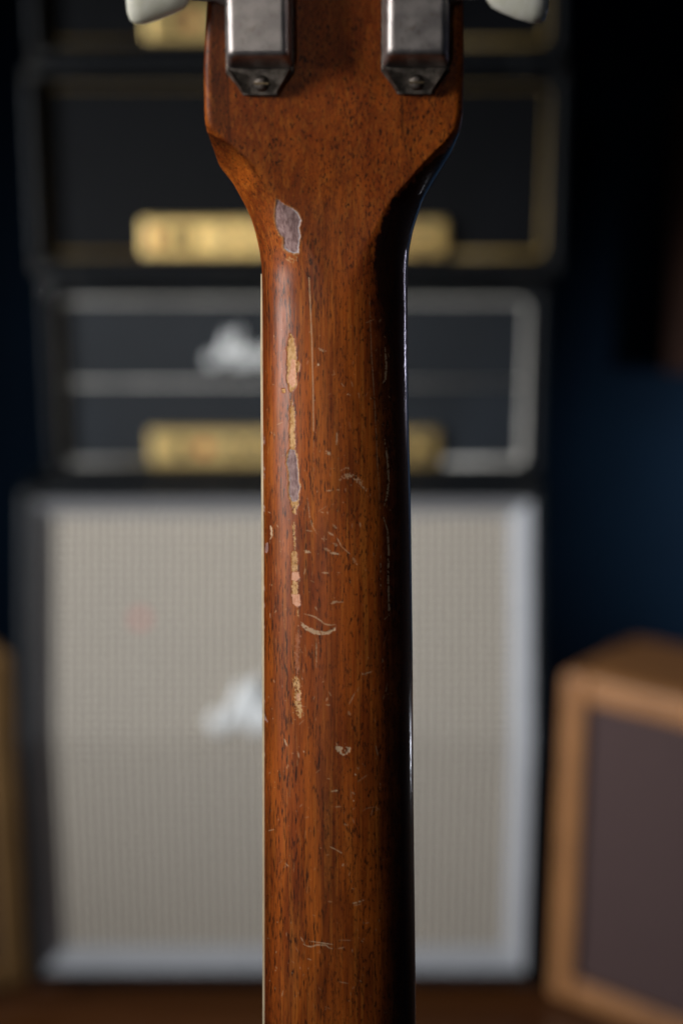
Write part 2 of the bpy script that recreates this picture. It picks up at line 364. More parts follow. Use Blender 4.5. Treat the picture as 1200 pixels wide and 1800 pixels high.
def head_amp(name, label, Y, outer, pipe, gold_r, pipe_mat, mid=None, logo_at=None, face=None, handle=True, knobs=(), switches=(), jacks=(), lamp=None, pr=.0045, top_r=.55, left_r=.85, foot=.007):
    X0, Zt = at(outer[0], outer[2], Y); X1, Zb = at(outer[1], outer[3], Y)
    Xm, Zm = (X0 + X1) / 2, (Zb + Zt) / 2
    root = empty(name, (Xm, Y, Zb)); tag(root, label, 'guitar amplifier', 'amplifier heads stacked on the speaker cabinet')
    def loc(px, py, yy=0):
        a, b = at(px, py, Y + yy); return a - Xm, b - Zb
    w, h = (X1 - X0) / 2, Zt - Zb
    bm = bmesh.new(); frame_box(bm, -w, w, 0, .21, foot, h, .013); link('shell', bm, M_tolex, root, bevel=.004, seg=3)
    px0, pzt = loc(pipe[0], pipe[2], .028); px1, pzb = loc(pipe[1], pipe[3], .028)
    bm = bmesh.new(); bx(bm, -w + .0135, w - .0135, .032, .048, foot + .0135, h - .0135); link('front_panel', bm, face or M_levant, root)
    # piping: left, top, right strands and the two bottom strands beside the control panel
    gx0, gzt = loc(gold_r[0], gold_r[2], .016); gx1, gzb = loc(gold_r[1], gold_r[3], .016)
    yy = .028; r = .012
    path = [(gx0 - .006, yy, pzb)]
    lp = rect_loop(px0, px1, yy, pzb, pzt)
    n = 5
    seq = lp[2 * n:3 * n][::-1]                       # bottom-left corner, bottom to left
    path += seq + lp[n:2 * n][::-1] + lp[0:n][::-1] + lp[3 * n:4 * n][::-1] + [(gx1 + .006, yy, pzb)]
    bm = bmesh.new(); zmax = max(p[2] for p in path); tube(bm, path, [pr * (top_r if p[2] > zmax - .02 else (left_r if p[0] < gx0 - .03 else 1)) for p in path], 8); link('piping', bm, pipe_mat, root, smooth=True)  # top and left strands thinned to stand in for the recess shade
    if mid:
        _, zm = loc(600, mid, .018); bm = bmesh.new(); tube(bm, [(px0 + pr, yy + .001, zm), (px1 - pr, yy + .001, zm)], pr * .42, 8); link('piping', bm, pipe_mat, root, smooth=True)  # middle strand thinned to imitate dimmer light on it
    bm = bmesh.new(); bx(bm, gx0, gx1, .012, .0315, gzb, gzt); link('control_panel', bm, M_gold, root, bevel=.003)
    zc = (gzb + gzt) / 2
    for px in knobs:
        kx, _ = loc(px, 700, .01); bm = bmesh.new(); cyl(bm, (kx, .0118, zc), (0, -1, 0), [(0, .0115), (.003, .0115), (.004, .0095), (.014, .0085), (.015, .0075)], 20)
        k = link('knob', bm, M_knob, root); bm = bmesh.new(); cyl(bm, (kx, -.0034, zc), (0, -1, 0), [(0, .0055), (.0006, .005)], 16); link('knob_cap', bm, M_gold, k)
    for px in switches:
        kx, _ = loc(px, 700, .01); bm = bmesh.new()
        prism(bm, [(kx - .007, .0118, zc - .012), (kx - .007, .004, zc - .012), (kx - .007, .008, zc), (kx - .007, .002, zc + .012), (kx - .007, .0118, zc + .012)], (.014, 0, 0)); link('rocker_switch', bm, M_knob, root)
    for px in jacks:
        for dz in (-.011, .011):
            kx, _ = loc(px, 700, .01); bm = bmesh.new(); cyl(bm, (kx, .0118, zc + dz), (0, -1, 0), [(0, .0075), (.003, .0075), (.0035, .005)], 14)
            link('input_jack', bm, M_knob, root)
    if lamp:
        kx, _ = loc(lamp, 700, .01); bm = bmesh.new(); cyl(bm, (kx, .0118, zc), (0, -1, 0), [(0, .009), (.004, .009), (.008, .0075), (.0095, .003)], 16); link('pilot_lamp', bm, M_red, root, smooth=True)
    if logo_at:
        lx, lz = loc(logo_at[0], logo_at[1], .028); logo(root, lx, .0295, lz, logo_at[2], logo_at[3])
    if handle:
        bm = bmesh.new(); pts = [(-.13, .10, h - .002), (-.125, .10, h + .006), (-.10, .10, h + .0075), (.10, .10, h + .0075), (.125, .10, h + .006), (.13, .10, h - .002)]
        loft(bm, [[(p[0], p[1] - .013, p[2] - .0025), (p[0], p[1] + .013, p[2] - .0025), (p[0], p[1] + .013, p[2] + .0005), (p[0], p[1] - .013, p[2] + .0005)] for p in pts])
        link('handle', bm, M_rubber, root)
    for sx in (-1, 1):
        for yy2 in (.035, .175):
            bm = bmesh.new(); cyl(bm, (sx * (w - .05), yy2, 0), (0, 0, 1), [(0, .012), (foot - .001, .015), (foot + .0005, .015)], 14); link('foot', bm, M_rubber, root)
    for sx in (-1, 1):
        for top in (0, 1):
            bm = bmesh.new(); z1 = h + .0012 if top else foot - .0012; s = -1 if top else 1
            L = .028; e = sx * (w + .0012)
            pts = [(e, -.0012, z1), (e - sx * L, -.0012, z1), (e - sx * L * .55, -.0012, z1 + s * L * .55), (e, -.0012, z1 + s * L)]
            prism(bm, pts, (0, .004, 0)); prism(bm, [(e, -.0012, z1), (e, L, z1), (e, L * .55, z1 + s * L * .55), (e, -.0012, z1 + s * L)], (-sx * .003, 0, 0))
            cc = link('corner_cap', bm, M_knob, root)
    return root, w, h

YC = 1.943
Y2, Y1 = 2.10, 2.00
r2, w2, h2 = head_amp('amplifier_head', 'charcoal amplifier head with white script lettering and cream piping, directly on the speaker cabinet', Y2,
    (70, 950, 496, 843), (101, 918, 529, 813), (264, 768, 757, 817), M_pipe, mid=675, logo_at=(368, 640, .170, .0042),
    knobs=(408, 452, 500, 548, 596, 644), switches=(318,), jacks=(700, 742), lamp=358, pr=.0052)
# bright rivet at its upper left corner
bm = bmesh.new(); cyl(bm, (-w2 + .010, -.0005, h2 - .014), (0, -1, 0), [(0, .0052)] + [(.0044 * math.sin(RX(a)), .0050 * math.cos(RX(a)) + .0001) for a in (5, 20, 35, 50, 65, 80, 89)], 20); link('rivet', bm, M_chrome, r2, smooth=True)
r1, w1, h1 = head_amp('amplifier_head', 'black amplifier head with gold piping and long gold panel, second from the stack top', Y1,
    (38, 984, 118, 487), (68, 953, 152, 447), (250, 782, 386, 450), M_pipe_gold,
    knobs=(398, 446, 494, 542, 590, 640, 690), switches=(312, 340), jacks=(740,), lamp=282, pr=.0042, top_r=.3, left_r=.5, face=M_dark_levant)
r0, w0, h0 = head_amp('amplifier_head', 'topmost black amplifier head, its gold control panel behind the left tuner button', Y1 + .005,
    (34, 990, -262, 114), (66, 960, -228, 74), (256, 770, 4, 72), M_pipe_gold,
    knobs=(400, 448, 496, 544, 592, 640), switches=(320,), jacks=(700,), lamp=352, pr=.0036, top_r=.4, left_r=.5, face=M_dark_levant)

# ================================================================== SPEAKER CABINET (angled front)
def cabinet():
    _, Zbot = at(48, 1729, YC)
    xc = -.088; w = .382
    _, Zk = at(600, 1312, YC); YT = 2.03; _, Zt = at(600, 843, Y2)
    z0 = Zbot
    root = empty('speaker_cabinet', (xc, YC, 0)); tag(root, 'large speaker cabinet with angled pale checked grille and white script, under the heads', 'speaker cabinet')
    dk = Zk - z0; dt = Zt - Zk; lean = YT - YC
    # front plane heights -> y
    def fy(z): return 0 if z <= Zk else (z - Zk) / dt * lean
    prof = [(0, z0), (0, Zk), (lean, Zt), (.37, Zt), (.37, z0)]
    bm = bmesh.new(); t = .018
    # shell: five boards wrapped as one tube along the profile, left and right sides proud
    for sx in (-1, 1):
        bm = bmesh.new(); xo = sx * w; prism(bm, [(xo, y, z) for y, z in prof], (-sx * t, 0, 0))
        link('side_panel', bm, M_tolex, root, bevel=.005, seg=3)
    bm = bmesh.new(); bx(bm, -w + t, w - t, .0005, .37, z0 + .0005, z0 + t)
    bx(bm, -w + t, w - t, lean + .0005, .37, Zt - t, Zt - .0005); bx(bm, -w + t, w - t, .352, .3695, z0 + t, Zt - t)
    link('carcass', bm, M_tolex, root, bevel=.004, seg=2)
    # front inner frame: pale bevelled slats, one per side and section
    iw = w - t; fw = .028; rec = .033
    def strip(P0, P1, Q0, Q1, nm='bevel_slat'):
        bm = bmesh.new(); v = [bm.verts.new(p) for p in (P0, P1, Q1, Q0)]; f = bm.faces.new(v)
        r = bmesh.ops.extrude_face_region(bm, geom=[f]); vs = [e for e in r['geom'] if isinstance(e, bmesh.types.BMVert)]
        bmesh.ops.translate(bm, verts=vs, vec=(0, .006, 0)); link(nm, bm, M_frame, root)
    zb_ = z0 + t; zt_ = Zt - t
    yo = .003
    for s in (-1, 1):
        a = s * iw; b = s * (iw - fw)
        strip((a, yo, zb_), (a, yo, Zk), (b, rec, zb_ + fw), (b, rec, Zk))
        strip((a, yo, Zk), (a, fy(zt_) + yo, zt_), (b, rec, Zk), (b, fy(zt_ - fw) + rec, zt_ - fw))
    strip((-iw, yo, zb_), (iw, yo, zb_), (-iw + fw, rec, zb_ + fw), (iw - fw, rec, zb_ + fw))
    strip((-iw, fy(zt_) + yo, zt_), (iw, fy(zt_) + yo, zt_), (-iw + fw, fy(zt_ - fw) + rec, zt_ - fw), (iw - fw, fy(zt_ - fw) + rec, zt_ - fw))
    # grille in two planes
    bm = bmesh.new(); gy = rec - .002
    pts = [(-iw + .004, gy, zb_), (-iw + .004, gy, Zk), (-iw + .004, fy(zt_) + gy, zt_), (-iw + .004, fy(zt_) + gy + .02, zt_), (-iw + .004, gy + .02, Zk), (-iw + .004, gy + .02, zb_)]
    prism(bm, pts, (2 * iw - .008, 0, 0)); link('grille_cloth', bm, M_cloth, root)
    # lettering
    lx, lz = at(380, 1280, YC + gy); logo_y = gy - .006
    zmid = lz
    logo(root, lx - xc, logo_y + (0 if zmid < Zk else (zmid + .02 - Zk) / dt * lean), zmid, .238, .0092)
    # red dot on the cloth
    dx, dz = at(243, 1096, YC + .05); bm = bmesh.new(); yy = gy + fy(dz)
    cyl(bm, (dx - xc, yy + .001, dz), (0, -1, .15), [(0, .010), (.0015, .010), (.0022, .008)], 20); link('red_disc', bm, M_redspot, root)
    # corner protectors, castors
    for sx in (-1, 1):
        for z, y in ((z0, 0), (Zt, lean)):
            bm = bmesh.new(); s = 1 if z == z0 else -1; e = sx * (w + .0015); L = .042
            zz = z - s * .0015
            prism(bm, [(e, y - .0015, zz), (e - sx * L, y - .0015, zz), (e - sx * L * .5, y - .0015, zz + s * L * .5), (e, y - .0015, zz + s * L)], (0, .006, 0))
            prism(bm, [(e, y - .0015, zz), (e, y + L, zz), (e, y + L * .5, zz + s * L * .5), (e, y - .0015, zz + s * L)], (-sx * .004, 0, 0))
            link('corner_protector', bm, M_knob, root)
        for y in (.06, .31):
            bm = bmesh.new(); xx = sx * (w - .07); rr = min(.019, z0 * .42)
            cyl(bm, (xx - .009, y, rr), (1, 0, 0), [(0, rr * .9), (.002, rr), (.016, rr), (.018, rr * .9)], 18)
            cs = link('castor', bm, M_rubber, root); bm = bmesh.new(); bx(bm, xx - .016, xx + .016, y - .02, y + .02, z0 - .004, z0 + .0003); bx(bm, xx - .0135, xx - .0105, y - .008, y + .008, rr, z0 - .004); bx(bm, xx + .0105, xx + .0135, y - .008, y + .008, rr, z0 - .004)
            link('castor_bracket', bm, M_steel, cs)
    for sx in (-1, 1):
        bm = bmesh.new(); e = sx * (w + .0005); tube(bm, [(e, .14, .42), (e + sx * .012, .15, .42), (e + sx * .012, .24, .42), (e, .25, .42)], .007, 8); link('side_handle', bm, M_steel, root)
    return root
cabinet()

# ================================================================== TWEED AMPLIFIERS
def combo(name, label, x, y, ang, W, D, H, mat, border, lean=0.0):
    """front-left top corner at x, y; front face runs along direction ang"""
    root = empty(name, (x, y, 0), ang); tag(root, label, 'guitar amplifier')
    bm = bmesh.new(); frame_box(bm, 0, W, 0, D, .008, H, .018)
    link('shell', bm, mat, root, bevel=.012, seg=4)
    # wide front frame around the recessed grille
    b = border
    for i, a in enumerate(((.0, b, .010, H - .002), (W - b, W, .010, H - .002), (b, W - b, .010, .010 + b), (b, W - b, H - .002 - b, H - .002))):
        bm = bmesh.new(); e = .0 if i < 2 else .0005
        bx(bm, a[0] + .0005, a[1] - .0005, -.010 + e, .004, a[2], a[3]); link('front_frame', bm, mat, root, bevel=.006, seg=3)
    bm = bmesh.new(); bx(bm, b - .002, W - b + .002, .006, .020, b + .008, H - b); link('grille_cloth', bm, M_brown_cloth, root)
    bm = bmesh.new(); z = H + .006; loft(bm, [[(W * f, D / 2 - .012, H + zz), (W * f, D / 2 + .012, H + zz), (W * f, D / 2 + .012, H + zz + .004), (W * f, D / 2 - .012, H + zz + .004)] for f, zz in ((.32, -.001), (.34, .008), (.40, .012), (.60, .012), (.66, .008), (.68, -.001))])
    link('handle', bm, plain('brown_leather', (.10, .045, .02), .5), root)
    for fx in (.05, W - .05):
        for fy in (.04, D - .04):
            bm = bmesh.new(); cyl(bm, (fx, fy, 0), (0, 0, 1), [(0, .012), (.0085, .014)], 12); link('foot', bm, M_rubber, root)
    for ch in root.children:            # the front leans back a little towards the top
        done = ch.data.get('leant')
        if not done:
            for v in ch.data.vertices: v.co.y += lean * (v.co.z / H) * (1 - max(0, v.co.y) / D)
            ch.data['leant'] = 1
    return root
combo('tweed_amplifier', 'tan tweed amplifier with oxblood grille cloth standing angled to the right of the speaker cabinet', .322, 1.962, math.atan2(-.116, .149), .52, .218, .530, M_tweed, .038, lean=.006)
combo('tweed_amplifier', 'tan tweed amplifier cut off by the left picture edge, left of the speaker cabinet', -.912, 1.752, RX(30), .49, .22, .545, M_tweed_pale, .045)

# ================================================================== THE GUITAR
DN = 0.417
G = empty('guitar')
G.matrix_world = CAM_M @ Matrix.Translation((0, 0, -DN))
tag(G, 'back of a worn brown mahogany guitar neck with chipped lacquer and nickel tuners', 'guitar')
def P(px, py, z=0.0):
    """local guitar coordinates of picture point (px, py) at height z above the neck's back"""
    s = (DN - z) / F
    return (px - 600) * s, -(py - 900) * s, z

sil_L = [(-600, 368), (-300, 352), (-60, 366), (0, 364), (60, 360), (120, 358), (180, 359), (205, 360), (220, 362), (231, 367), (245, 374), (270, 384), (300, 408), (337, 428), (363, 440), (388, 448), (429, 457), (460, 460), (500, 461), (700, 462), (960, 463.5), (1300, 464.5), (1800, 465), (2100, 464)]
sil_R = [(-600, 816), (-300, 828), (-60, 812), (0, 814), (100, 815), (201, 813), (226, 808), (250, 795), (276, 777), (305, 759), (334, 743), (371, 731), (392, 725), (425, 719), (456, 716.5), (500, 716), (700, 717.5), (904, 722), (1167, 725), (1424, 726.5), (1742, 730), (2100, 733)]
flk_L = [(-600, 14), (205, 14), (225, 13), (241, 17), (253, 30), (281, 47), (309, 48), (339, 50), (380, 58), (420, 78), (470, 108), (530, 128), (2100, 130)]
flk_R = [(-600, 14), (205, 14), (225, 12), (245, 14), (262, 20), (280, 27), (310, 34), (330, 42), (359, 56), (400, 66), (440, 84), (480, 104), (530, 126), (2100, 130)]
tdepth = [(-600, 2.4), (200, 2.4), (225, 4.0), (245, 8.5), (270, 11.5), (320, 12.5), (400, 13.5), (500, 14.5), (2100, 16)]
expo = [(-600, 2.0), (215, 2.0), (245, 1.5), (290, 1.35), (350, 1.45), (420, 1.8), (500, 2.1), (2100, 2.15)]
zback = [(-600, 52.0), (0, 21.6), (100, 16.5), (200, 11.5), (300, 6.5), (350, 3.9), (400, 2.2), (450, .95), (500, .25), (560, 0), (2100, 0)]
thick = [(-600, 15), (220, 15), (300, 15.2), (400, 15.5), (500, 15.4), (2100, 16.8)]
def tab(T, v, sm=0):
    xs = np.array([a for a, _ in T], float); ys = np.array([b for _, b in T], float)
    if not sm: return np.interp(v, xs, ys)
    k = np.linspace(-1, 1, 9) * sm; wts = np.exp(-(k / sm) ** 2 * 2); wts /= wts.sum()
    return sum(w * np.interp(v + d, xs, ys) for w, d in zip(wts, k))

rows = np.concatenate([np.arange(-340, 180, 2.6), np.arange(180, 1840, 1.2), np.arange(1840, 2060, 4.0)])
NC = 320
sL = tab(sil_L, rows, 12); sR = tab(sil_R, rows, 12); fL = tab(flk_L, rows, 14); fR = tab(flk_R, rows, 14)
TD = tab(tdepth, rows, 12) / 1000; EX = tab(expo, rows, 12); ZB = tab(zback, rows, 45) / 1000; TH = tab(thick, rows, 10) / 1000
tt = np.linspace(0, math.pi / 2, 90)
grid = np.zeros((len(rows), NC, 3))
for i, py in enumerate(rows):
    zb = ZB[i]; ze = zb - TD[i]
    Y = -(py - 900) * (DN - zb) / F
    xl = (sL[i] - 600) * (DN - ze) / F; xr = (sR[i] - 600) * (DN - ze) / F
    ml = (sL[i] + fL[i] - 600) * (DN - zb) / F; mr = (sR[i] - fR[i] - 600) * (DN - zb) / F
    if mr < ml: ml = mr = (ml + mr) / 2
    sn = np.sin(tt) ** (2 / EX[i]); cs = np.cos(tt) ** (2 / EX[i])
    lx = ml + (xl - ml) * sn; lz = zb - TD[i] * (1 - cs)
    rx = mr + (xr - mr) * sn; rz = zb - TD[i] * (1 - cs)
    crown = .0004
    mx = np.linspace(ml, mr, 12)[1:-1]; mz = np.full(10, zb)
    X = np.concatenate([[xl], lx[::-1], mx, rx, [xr]]); Z = np.concatenate([[zb - TH[i]], lz[::-1], mz, rz, [zb - TH[i]]])
    d = np.concatenate([[0], np.cumsum(np.hypot(np.diff(X), np.diff(Z)))])
    q = np.linspace(0, d[-1], NC); grid[i, :, 0] = np.interp(q, d, X); grid[i, :, 2] = np.interp(q, d, Z); grid[i, :, 1] = Y
# exact picture coordinates of every vertex, used to lay the wear marks where they are on the real neck
PXg = 600 + grid[..., 0] * F / (DN - grid[..., 2]); PYg = 900 - grid[..., 1] * F / (DN - grid[..., 2])

rng = np.random.RandomState(7)
def vnoise(x, y, seed):
    """value noise on the plane"""
    r = np.random.RandomState(seed).rand(256, 256)
    xi = np.floor(x).astype(int); yi = np.floor(y).astype(int); fx = x - xi; fy = y - yi
    fx = fx * fx * (3 - 2 * fx); fy = fy * fy * (3 - 2 * fy)
    g = lambda a, b: r[a % 256, b % 256]
    return (g(xi, yi) * (1 - fx) + g(xi + 1, yi) * fx) * (1 - fy) + (g(xi, yi + 1) * (1 - fx) + g(xi + 1, yi + 1) * fx) * fy
shp = PXg.shape
jit = (vnoise(PXg / 3.0, PYg / 3.5, 1) - .5) * 2; jit2 = (vnoise(PXg / 1.3, PYg / 1.6, 2) - .5) * 2; speck = vnoise(PXg / 1.5, PYg / 1.5, 3)
A = {k: np.zeros(shp) for k in ('pale', 'tan', 'bare', 'pink', 'rim', 'dark', 'seam', 'head', 'short', 'dep')}
def box(x0, x1, y0, y1, m=8):
    r0 = np.searchsorted(rows, y0 - 60); r1 = np.searchsorted(rows, y1 + 60)
    return slice(max(0, r0 - 10), min(len(rows), r1 + 10))
def segd(px, py, ax, ay, bx_, by_):
    vx, vy = bx_ - ax, by_ - ay; L = vx * vx + vy * vy + 1e-9
    t = np.clip(((px - ax) * vx + (py - ay) * vy) / L, 0, 1)
    return np.hypot(px - ax - t * vx, py - ay - t * vy), t
def stroke(pts, w, amt, layer='pale', gap=0.0, rough=.5, dep=.00003, taper=True):
    ys = [p[1] for p in pts]; s = box(0, 0, min(ys), max(ys)); px = PXg[s]; py = PYg[s]
    D = np.full(px.shape, 1e9); n = len(pts) - 1; T = np.zeros(px.shape)
    for i in range(n):
        d, t = segd(px, py, *pts[i], *pts[i + 1]); u = (i + t) / n; k = d < D; D = np.where(k, d, D); T = np.where(k, u, T)
    ww = w * (np.clip(np.sin(np.pi * np.clip(T, .04, .96)) * 1.6, .3, 1) if taper else 1)
    m = np.clip((ww + jit2[s] * rough * w - D) / .8 + .5, 0, 1)
    if gap: m = m * (vnoise(px / 2.2 + 50, py / 2.5, 9) > gap)
    A[layer][s] = np.maximum(A[layer][s], m * amt); A['dep'][s] = np.maximum(A['dep'][s], m * dep)
def poly(pts, layer, amt=1.0, rough=1.2, soft=.8, dep=.00012, gap=0.0, off=0.0, sub=None):
    xs = [p[0] for p in pts]; ys = [p[1] for p in pts]; s = box(0, 0, min(ys), max(ys)); px = PXg[s]; py = PYg[s]
    ins = np.zeros(px.shape, bool); D = np.full(px.shape, 1e9); n = len(pts)
    for i in range(n):
        x0, y0 = pts[i]; x1, y1 = pts[(i + 1) % n]
        c = ((y0 > py) != (y1 > py)) & (px < (x1 - x0) * (py - y0) / (y1 - y0 + 1e-9) + x0); ins ^= c
        d, _ = segd(px, py, x0, y0, x1, y1); D = np.minimum(D, d)
    sd = np.where(ins, D, -D) + jit[s] * rough + jit2[s] * rough * .5 - off
    m = np.clip(sd / soft + .5, 0, 1)
    if gap: m = m * np.clip((vnoise(px / 2.6, py / 4.0, 11) - gap) * 6, 0, 1)
    if layer: A[layer][s] = np.maximum(A[layer][s], m * amt)
    A['dep'][s] = np.maximum(A['dep'][s], m * dep)
    return s, sd
def erase(layer, s, sd, soft=.8):
    A[layer][s] *= 1 - np.clip(sd / soft + .5, 0, 1)

# chip by the headstock: greyish bare wood with a pale lacquer rim low and right
pc = [(440 + a / 7.5, 320 + b / 7.5) for a, b in ((340, 230), (380, 235), (440, 290), (560, 350), (620, 400), (665, 500), (640, 600), (655, 700), (640, 800), (630, 930), (570, 940), (500, 920), (440, 880), (430, 800), (440, 740), (380, 680), (340, 600), (320, 450), (330, 330))]
poly([(x + (1 if x > 505 else -1.5), y + (2 if y > 400 else -2)) for x, y in pc], 'tan', .55, 1.5, 3, 0)
s, sd = poly(pc, 'bare', 1, .8, 1.0, .00022)
rimw = np.clip((PXg[s] - 506) / 14, 0, 1) * .75 + np.clip((PYg[s] - 428) / 12, 0, 1)
A['rim'][s] = np.maximum(A['rim'][s], np.clip(1 - np.abs(sd - 1.2) / 1.6, 0, 1) * np.clip(rimw, 0, 1) * .8)
stroke([(500, 452), (512, 456), (524, 450)], 4, .5, 'tan', .35, 1)
# upper flake
poly([(511, 585), (516, 596), (519, 615), (521, 632), (520, 655), (522, 672), (517, 684), (511, 689), (507, 680), (504, 665), (505, 640), (504, 615), (507, 600)], 'tan', .95, 1.5, 1.2, .00010)
poly([(512, 630), (518, 632), (519, 655), (519, 672), (514, 681), (507, 674), (505, 664), (510, 648)], 'pink', .95, .8, 1.2, .00014)
poly([(521, 632), (527, 638), (526, 650), (522, 655)], 'tan', .7, 1, 1.2); poly([(495, 684), (500, 683), (501, 689), (496, 690)], 'tan', 1, .6, 1)
# long streak
stroke([(513, 718), (514, 740), (513, 760), (514, 778), (513, 792)], 4.2, .95, 'tan', .12, .4, .00008, False)
stroke([(512, 700), (513, 720)], 2, .5, 'tan', .4, .8)
pf = [(480 + a / 9, 720 + b / 9) for a, b in ((250, 630), (340, 640), (375, 760), (380, 900), (400, 1000), (395, 1120), (425, 1215), (400, 1300), (395, 1420), (360, 1450), (300, 1450), (260, 1380), (240, 1300), (255, 1150), (240, 980), (205, 850), (230, 740))]
poly([(x + (1.6 if x > 515 else -1.2), y) for x, y in pf], 'tan', .9, 1.2, 1, .00006)
s, sd = poly(pf, 'bare', 1, .8, .9, .00018)
A['rim'][s] = np.maximum(A['rim'][s], np.clip(1 - np.abs(sd - .8) / .9, 0, 1) * .45 * (speck[s] > .35))
poly([(511, 880), (525, 878), (523, 892), (519, 904), (514, 900)], 'tan', .95, 1.4, 1, .00008, .15)
stroke([(517, 915), (516, 930), (518, 950), (518, 966)], 1.8, .8, 'tan', .3, 1)
stroke([(517, 974), (517, 1000)], 4.8, .8, 'tan', .16, .45, .00006, False)
poly([(513, 1005), (525, 1006), (526, 1016), (519, 1022), (512, 1019)], 'pink', .95, .8, 1, .0001)
stroke([(518, 1022), (518, 1045)], 4.6, .9, 'tan', .15, .4, .00006, False)
poly([(512, 1045), (526, 1045), (528, 1062), (522, 1068), (514, 1060)], 'pink', .95, .9, 1, .0001)
stroke([(523, 1068), (524, 1090)], 1.3, .6, 'tan', .3, .8)
stroke([(524, 1100), (521, 1150), (523, 1190)], 3, .22, 'pink', .3, 1)
stroke([(520, 1196), (524, 1215), (523, 1235), (527, 1256)], 5.2, .9, 'tan', .30, .6, .00006, False)
poly([(521, 1218), (527, 1219), (527, 1232), (522, 1232)], 'pink', .7, 1, 1)
# fine line scratches
S = stroke
S([(543, 488), (545, 530), (548, 600), (550, 680), (551, 757)], .75, .75, rough=.25, taper=False); S([(551, 757), (552, 850)], .5, .25, gap=.4)
S([(649, 520), (653, 627), (659, 720), (663, 813), (668, 895)], .6, .5, gap=.30); S([(560, 612), (566, 616), (573, 617)], 1.6, .5, gap=.2); S([(559, 639), (559, 643)], 1.3, .9)
S([(676, 608), (679, 640), (677, 667), (672, 674)], 1.5, 1, gap=.30, layer='pale'); S([(676, 773), (681, 808), (683, 848), (680, 875), (674, 890)], 1.5, 1, gap=.30)
S([(571, 793), (576, 796), (581, 799)], 2.6, .6, gap=.25); S([(598, 842), (606, 837), (616, 836), (626, 842), (634, 851), (643, 862)], 3.6, .42, gap=.42, rough=1); S([(598, 828), (607, 822), (616, 824)], 1.2, .35, gap=.4)
S([(573, 863), (583, 862)], .8, .7); S([(590, 861), (597, 861)], .7, .5); S([(592, 758), (591, 784)], 1.6, .38, gap=.35); S([(540, 875), (544, 907), (549, 925), (557, 939)], .7, .45, gap=.2)
S([(475, 923), (477, 932), (477, 944)], 1.6, .8); S([(480, 938), (474, 949)], .8, .7); poly([(466, 955), (470, 954), (471, 970), (466, 972)], 'bare', .8, 1, 1)
for py in (765, 772, 820, 832, 888, 1030, 1060, 1100, 1230, 1322): S([(463.5, py), (464.5, py + rng.uniform(4, 12))], 1.3, .7, 'bare', .2)
S([(462, 1255), (465, 1262), (470, 1269)], 2.2, .8, 'bare')
for a in (((535, 969), (545, 971), 2.2, .7), ((537, 932), (549, 934), .8, .5), ((564, 947), (574, 948), .7, .6), ((569, 942), (569, 952), .6, .4), ((577, 936), (587, 942), 1.5, .6), ((592, 945), (600, 961), 1., .55), ((600, 961), (616, 975), .7, .5), ((585, 955), (594, 960), 2., .4), ((570, 964), (580, 969), 2.2, .4), ((580, 972), (597, 974), 1.7, .75), ((566, 1007), (578, 1007), 1.2, .7), ((592, 1006), (597, 1007), .7, .5), ((582, 1061), (592, 1057), 2.0, .6), ((590, 1059), (604, 1058), .8, .55), ((620, 980), (624, 990), 2, .3), ((632, 918), (634, 927), 1, .5), ((585, 922), (592, 930), 1.6, .35), ((563, 900), (569, 901), .9, .5), ((575, 899), (576, 903), 1, .5),
          ((556, 1122), (556, 1180), .7, .55), ((553, 1066), (557, 1073), 1.1, .5), ((636, 1186), (655, 1180), 1., .5), ((634, 1183), (644, 1187), .6, .4), ((624, 1217), (613, 1239), .9, .45), ((576, 1226), (573, 1233), 1.4, .45), ((572, 1239), (580, 1240), 1.3, .5), ((612, 1250), (615, 1258), 2.2, .28),
          ((499, 1299), (505, 1312), 1.2, .7), ((533, 1321), (535, 1323), 1.4, .8), ((523, 1322), (525, 1332), 1.5, .45), ((520, 1240), (540, 1243), .5, .3), ((580, 1392), (587, 1391), .9, .6), ((586, 1391), (594, 1390), 1.4, .7), ((589, 1419), (600, 1418), 1.1, .45), ((643, 1421), (662, 1419), .6, .35), ((618, 1393), (623, 1396), 1.4, .35), ((604, 1449), (609, 1451), 1.5, .35),
          ((580, 1489), (590, 1494), .8, .75), ((590, 1494), (602, 1501), .8, .65), ((601, 1523), (604, 1519), 1.3, .5), ((620, 1589), (630, 1586), 1.4, .7), ((628, 1587), (639, 1583), 1.0, .8), ((577, 1585), (582, 1586), .8, .5), ((621, 1592), (634, 1590), 1.2, .3), ((550, 1609), (554, 1611), .8, .35),
          ((543, 1655), (584, 1661), .8, .8), ((528, 1647), (533, 1656), .9, .5), ((593, 1653), (620, 1654), .5, .35), ((593, 1668), (606, 1666), 1.2, .3), ((539, 1686), (547, 1688), .9, .5), ((596, 1727), (611, 1729), .6, .5), ((501, 1518), (508, 1524), .7, .5), ((620, 1440), (622, 1448), .8, .4), ((621, 1407), (622, 1409), 1, .9), ((624, 1361), (625, 1363), 1.1, .9), ((628, 1375), (646, 1362), .5, .4)):
    S([a[0], a[1]], a[2], a[3], gap=.12)
S([(532, 1660), (540, 1664), (547, 1665), (556, 1662), (564, 1662), (572, 1662), (578, 1667), (585, 1668)], 1.1, .65, gap=.15)
S([(534, 1079), (546, 1082), (554, 1085), (563, 1091), (571, 1097), (581, 1099), (589, 1098)], 1.1, .62, gap=.1)
poly([(528, 1093), (541, 1102), (556, 1109), (572, 1110), (584, 1105), (591, 1100), (590, 1107), (580, 1114), (565, 1117), (549, 1114), (536, 1107), (530, 1100)], 'pale', .78, 1.1, .9, .00010, .10)
poly([(589, 1312), (600, 1313), (615, 1314), (616, 1320), (611, 1327), (602, 1328), (594, 1325), (589, 1318)], 'pale', .85, 1.3, 1, .00008, .34); S([(590, 1306), (594, 1312)], .8, .5)
